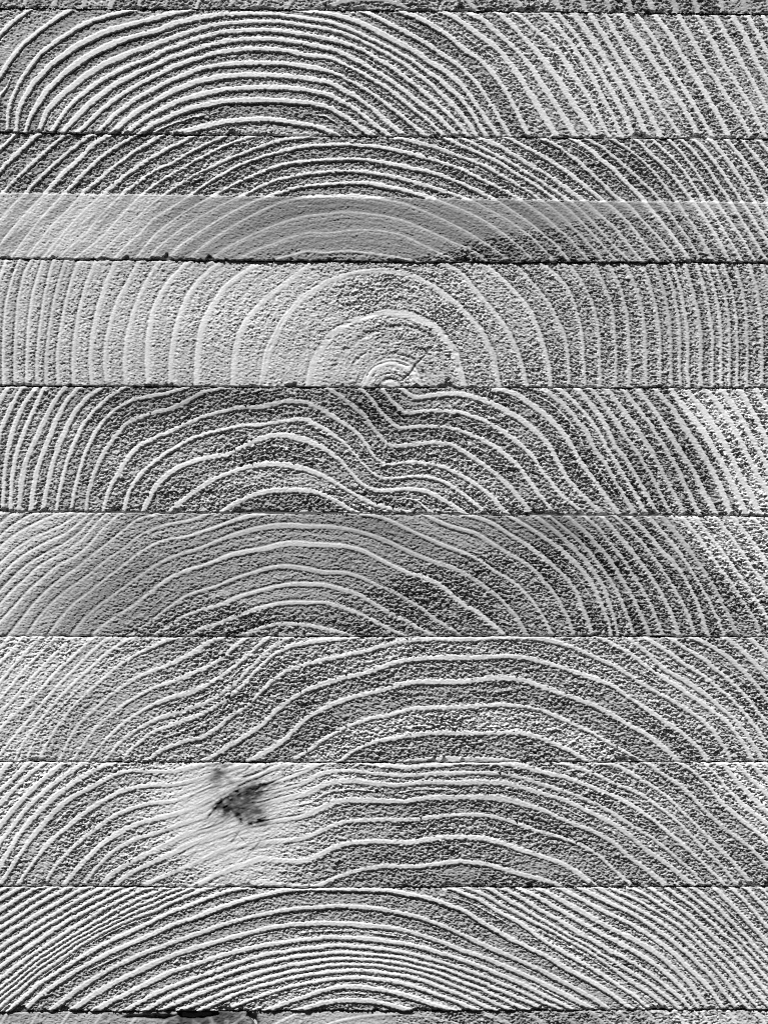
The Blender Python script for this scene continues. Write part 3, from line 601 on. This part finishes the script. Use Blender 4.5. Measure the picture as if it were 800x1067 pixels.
for pi, P in enumerate(PLANKS):
    code = P['code']
    rng = np.random.default_rng(100 + pi)
    top = np.interp(xs, JX, JOINT[pi]); bot = np.interp(xs, JX, JOINT[pi + 1])
    gap = 0.38
    wob_t = (noise(rng, (1, len(xs)), 9, 0)[0] * 0.25 + noise(rng, (1, len(xs)), 1.6, 0)[0] * 0.28) if pi else 0
    top = top + gap + wob_t; bot = bot - gap + noise(rng, (1, len(xs)), 9, 0)[0] * 0.25 + noise(rng, (1, len(xs)), 1.6, 0)[0] * 0.28
    if code == 'Z':
        t = np.r_[np.linspace(0, 0.80, 28, endpoint=False), np.linspace(0.80, 1, 35)]
    elif code == 'Y':
        t = np.r_[np.linspace(0, 0.20, 35), np.linspace(0.20, 1, 29)[1:]]
    else:
        t = np.linspace(0, 1, 176)
    ny, nx = len(t), len(xs); shape = (ny, nx)
    Xg = np.repeat(xs[None], ny, 0); Yg = top[None] + (bot - top)[None] * t[:, None]
    ylo, yhi = float(top.min()) - 6, float(bot.max()) + 6
    F = Field(code, ylo, yhi, h=6.5 if code in 'CD' else 7.5, lam=0.012 if code in 'CD' else 0.02)
    phi, gx, gy = F.eval(Xg, Yg)
    g = np.clip(np.hypot(gx, gy), 0.012, 0.30)
    gs = smooth(g, 14.0); flat = sm(0.95, 0.65, g / gs); g = np.clip(g, 0.75 * gs, 1.7 * gs)
    rough, stain, wf, hf, extra = style(code, Xg, Yg, rng, shape)
    # signed distance (grid units) to the nearest ring line, ragged a little
    ragged = noise(rng, shape, 0.7, 0.5) * 0.32 + noise(rng, shape, 7, 4) * 0.25
    k = np.round(phi); d = (phi - k) / g
    if flat.max() > 0.1 and code not in 'ZY':
        dl = line_distance(code, F, Xg, Yg, xs, top, bot, ny)
        use = flat * (np.abs(dl) < 90); d = d * (1 - use) + dl * use
    d = d + ragged * np.clip(rough, 0.3, 1)
    spacing = 1 / g
    kr = np.random.default_rng(5 + pi).uniform(0.82, 1.18, 80)
    wk = kr[np.clip(k.astype(int) + 5, 0, 79)]
    w = np.minimum(P['w'] * wf * wk * (1 + 0.10 * noise(rng, shape, 30, 30) + 0.08 * noise(rng, shape, 9, 9)), 0.46 * spacing)
    soft = np.minimum(P['soft'] * (0.8 + 0.4 * wk) + (extra > 1) * 3.5, 0.35 * spacing)
    late = sm(0.5 * w + 0.6, 0.5 * w - 0.6, d) * sm(-0.5 * w - soft, -0.5 * w + 0.4, d)
    hard = sm(0.5 * w + 0.5, 0.5 * w - 0.7, d) * sm(-0.5 * w - 0.5 * soft - 0.4, -0.5 * w + 0.2, d)     # the raised part
    line = np.exp(-((d - 0.6 * ragged - 0.5 * w - 1.3) / 1.05) ** 2) * P.get('line', 0.0) * (0.5 + 0.5 * sm(-0.4, 0.9, noise(rng, shape, 40, 40)))
    # now and then a fainter second line just inside a ring
    ek = np.random.default_rng(31 + pi).uniform(0, 1, 90)[np.clip(k.astype(int) + 8, 0, 89)]
    echo = np.exp(-((d + 0.5 * w + 2.4) / 0.75) ** 2) * sm(0.45, 0.9, ek + 0.3 * noise(rng, shape, 35, 35)) * (spacing > 11)
    # the soft early wood is worn deepest right inside the hard ridge and rises towards the next one
    ph = np.mod(phi, 1.0)
    valley = (1 - hard) * sm(0.2, 1.0, ph)
    fine = noise(rng, shape, 0.50, 0.25)
    gl = noise(rng, shape, 0.62, 0.27, -22); gm = noise(rng, shape, 0.60, 0.25, 3); gb = noise(rng, shape, 1.0, 0.45, -6)
    mix = sm(120, 520, Xg) if code != 'C' else sm(380, 520, Xg)
    grain = (gl * (1 - mix) + gm * mix) / np.sqrt((1 - mix) ** 2 + mix ** 2)
    cs = P.get('coarse', 0.36); grain = 0.64 * grain + cs * gb
    grain = np.where(grain > 0, grain * 1.0, grain * 1.25)
    rough = rough * (1 + 0.16 * noise(rng, shape, 14, 8))
    swell = noise(rng, shape, 60, 14) * 0.30
    early = 1 - hard
    amp = 0.86 * P['gr'] * np.clip(rough, 0, 2) ** 1.3 * (0.06 + 0.94 * early)
    famp = 0.38 * (P.get('pepper', 0.26) + (1 - P.get('pepper', 0.26)) * rough) * (0.26 + 0.74 * early)
    h = P['off'] + swell + P['hr'] * hf * (hard - 0.35 * valley) + amp * grain + famp * fine + extra - 1.1 * line + 0.40 * P['hr'] * hf * echo * (1 - hard)
    h += 0.10 * np.cos(2 * math.pi * 3 * phi + 1.5 * noise(rng, shape, 40, 20)) * early * sm(10, 18, spacing)
    mid = np.exp(-(((phi - np.floor(phi) - 0.52) / g + ragged) / 0.7) ** 2) * P.get('mid', 0.0) * sm(-0.2, 0.8, noise(rng, shape, 40, 40)) * (spacing > 10)
    h += 0.35 * mid
    lt = np.maximum(np.maximum(late, 0.55 * echo), 0.6 * mid)
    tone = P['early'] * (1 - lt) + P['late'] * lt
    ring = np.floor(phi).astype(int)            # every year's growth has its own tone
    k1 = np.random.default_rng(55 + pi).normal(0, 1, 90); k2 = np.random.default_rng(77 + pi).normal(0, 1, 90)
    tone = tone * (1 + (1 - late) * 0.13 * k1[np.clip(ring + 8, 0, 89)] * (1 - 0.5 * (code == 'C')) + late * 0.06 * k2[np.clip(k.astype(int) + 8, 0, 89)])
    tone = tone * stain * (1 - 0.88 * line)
    # worn arrises along the joints
    et = (Yg - top[None]); eb = (bot[None] - Yg)
    def chips():
        c = 0.6 * noise(rng, (1, nx), 14, 0)[0] + 0.8 * noise(rng, (1, nx), 2.2, 0)[0]
        return np.clip((0.55 + 0.65 * c)[None] * (1 + 0.5 * noise(rng, shape, 1.2, 0.8)), 0.25, 3.2)
    h -= P.get('edge', 0.6) * (2.6 * np.exp(-(et / chips()) ** 1.5) + 2.4 * np.exp(-(eb / chips()) ** 1.5))
    tear = 0.9 * noise(rng, (1, nx), 5, 0)[0] + 0.55 * noise(rng, (1, nx), 1.8, 0)[0] + P.get('torn', 0.0)
    tear = np.clip(1.7 * tear, 0.0, 5.5)[None] * (1 + 0.35 * noise(rng, shape, 1.4, 0.9))
    h -= 3.6 * sm(1.0, -0.4, eb - tear) * sm(0.3, 1.2, tear)
    if code == 'C':         # tight rough rings round the pith
        near = blob(Xg, Yg, 405, 380, 120, 85)
        dash = sm(0.2, 1.3, noise(rng, shape, 5, 1.6))
        cring = sm(0.35, 0.95, np.cos(2 * math.pi * 4 * phi + 0.9 * noise(rng, shape, 25, 12)))
        h -= (1.5 * near * dash + 0.25 * near) * cring
        tone = tone * (1 - 0.22 * near * cring)
        h -= 0.9 * blob(Xg, Yg, 405, 392, 45, 30) * sm(0.3, 0.9, np.cos(2 * math.pi * 5 * phi)) * sm(-0.5, 0.8, noise(rng, shape, 8, 2))
    # knot
    knot = np.zeros(shape, bool)
    if code == 'G':
        kx, ky = Xg - 249, Yg - 841
        c, s = math.cos(math.radians(-28)), math.sin(math.radians(-28))
        u = kx * c + ky * s; v = -kx * s + ky * c
        r = np.hypot(u / 27, v / 17) + 0.10 * noise(rng, shape, 6, 6)
        knot = r < 1.0
        pale = np.clip(1 - (1 - blob(Xg, Yg, 242, 838, 76, 72, -25)) ** 1.7 + 0.10 * noise(rng, shape, 5, 2.2, -24) * blob(Xg, Yg, 244, 848, 110, 100, -25), 0, 1)
        tone = tone * (1 - pale) + pale * (0.80 - 0.16 * late * np.clip(1.4 - pale, 0, 1) - 0.05 * echo)
        dark = np.zeros(shape); deep = np.zeros(shape)
        rag = noise(rng, shape, 1.0, 0.8)
        for (ku, kv, rx, ry, dg, st) in KNOT_SPOTS:
            e = blob(Xg + 0.7 * rag, Yg + 0.6 * rag, 160 + ku / 5, 785 + kv / 5, rx, ry, dg) * st
            dark = 1 - (1 - dark) * (1 - np.clip(e * 1.15, 0, 0.93)); deep = np.maximum(deep, e)
        grey = 0.50 * blob(Xg, Yg, 229, 804, 9, 20, 20) + 0.50 * blob(Xg, Yg, 264, 846, 15, 14) + 0.62 * blob(Xg, Yg, 245, 836, 26, 13, -28) + 0.3 * blob(Xg, Yg, 268, 822, 22, 8, -14)
        grey = np.clip(grey * (1 + 0.35 * noise(rng, shape, 1.5, 1.0, -20)), 0, 0.75)
        tone = tone * (1 - dark) * (1 - grey)
        h -= 1.0 * sm(0.45, 0.95, deep)
        tear = noise(rng, shape, 4.0, 0.5, -26) * np.clip(1.2 * blob(Xg, Yg, 250, 850, 80, 75, -25), 0, 1)
        h += 0.13 * tear; tone = tone * (1 + 0.06 * tear)
    for (cc, cw, cd, ct, pts) in CRACKS:
        if cc != code: continue
        dd, tt = seg_dist(Xg, Yg, pts)
        taper = np.minimum(sm(0, 0.12, tt), sm(1, 0.75, tt)) * 0.75 + 0.25
        cz = 0.62 if code == 'G' else 1.0
        dd = dd + 0.35 * noise(rng, shape, 2.5, 1.5) * cz
        a = np.exp(-(np.maximum(dd, 0) / (cz * cw * taper + 0.25)) ** 2)
        h -= (0.45 if code == 'G' else 1.0) * cd * a * taper; tone = tone * (1 - a * (1 - ct))
    fleck = noise(rng, shape, 0.6, 0.35)         # light and dark fibre ends
    tone = np.clip(tone * (1 + (0.05 + 0.17 * early * np.clip(rough, 0, 1)) * fleck), 0.02, 0.90)
    # skirt rows and columns that turn back into the timber
    def pad(a, back=None):
        return np.pad(a, 1, mode='edge')
    Xp, Yp, Tp = pad(Xg), pad(Yg), pad(tone); Hp = pad(h)
    Hp[0] = Hp[-1] = -9; Hp[:, 0] = Hp[:, -1] = -9
    base_x, base_y = 400.0, 0.5 * (JOINT[pi + 1][3] + JOINT[pi + 1][4])
    V = np.stack([(Xp - base_x) * S, -Hp * S, (base_y - Yp) * S], -1).reshape(-1, 3)
    T = Tp.ravel(); NX = nx + 2; NY = ny + 2
    J, I = np.meshgrid(np.arange(NY - 1), np.arange(NX - 1), indexing='ij')
    q = np.stack([J * NX + I, (J + 1) * NX + I, (J + 1) * NX + I + 1, J * NX + I + 1], -1).reshape(-1, 4)
    php = pad(phi); fph = 0.25 * (php[:-1, :-1] + php[1:, :-1] + php[1:, 1:] + php[:-1, 1:])
    rid = np.ceil(fph - 0.22).astype(int).ravel()
    if code == 'G':
        kp = pad(knot); rid[(kp[:-1, :-1] & kp[1:, 1:]).ravel()] = 999
    rid = pieces(rid.reshape(NY - 1, NX - 1)); good = np.unique(rid[rid >= 0])

    root = bpy.data.objects.new('wood_plank', None); sc.collection.objects.link(root)
    root.empty_display_size = 0.02
    root.location = (wx(base_x), 0.0, wz(base_y))
    root['label'] = P['label']; root['category'] = 'plank'; root['group'] = 'planks stacked flush with their end grain showing'
    mat = wood_material('end_grain', pi + 1)
    order = np.argsort(rid.ravel(), kind='stable'); srt = rid.ravel()[order]
    for kk in good:
        f = q[order[np.searchsorted(srt, kk):np.searchsorted(srt, kk, 'right')]]
        used, inv = np.unique(f.ravel(), return_inverse=True)
        nm = 'knot' if kk == KNOT else 'growth_ring'
        o = mesh_object(nm, V[used], inv.reshape(-1, 4), T[used], mat, root)
        if kk == KNOT: o['label'] = 'dark cracked knot'
    # the timber behind the end grain
    bxs = np.linspace(XL + 1.2, XR - 1.2, 9)
    bt = np.interp(bxs, JX, JOINT[pi]) + 1.1; bb = np.interp(bxs, JX, JOINT[pi + 1]) - 1.1
    vv = []
    for dep in (6.0, 0.30 / S):
        for i in range(9):
            vv.append(((bxs[i] - base_x) * S, dep * S, (base_y - bt[i]) * S)); vv.append(((bxs[i] - base_x) * S, dep * S, (base_y - bb[i]) * S))
    fq = []
    for i in range(8):
        a, b, c, d_ = 2 * i, 2 * i + 1, 2 * i + 3, 2 * i + 2
        fq += [(a, b, c, d_), (a + 18, d_ + 18, c + 18, b + 18), (a, d_, d_ + 18, a + 18), (b, b + 18, c + 18, c)]
    fq += [(0, 18, 19, 1), (16, 17, 35, 34)]
    mesh_object('timber_body', np.array(vv), np.array(fq), np.full(36, P['early']), mat, root)
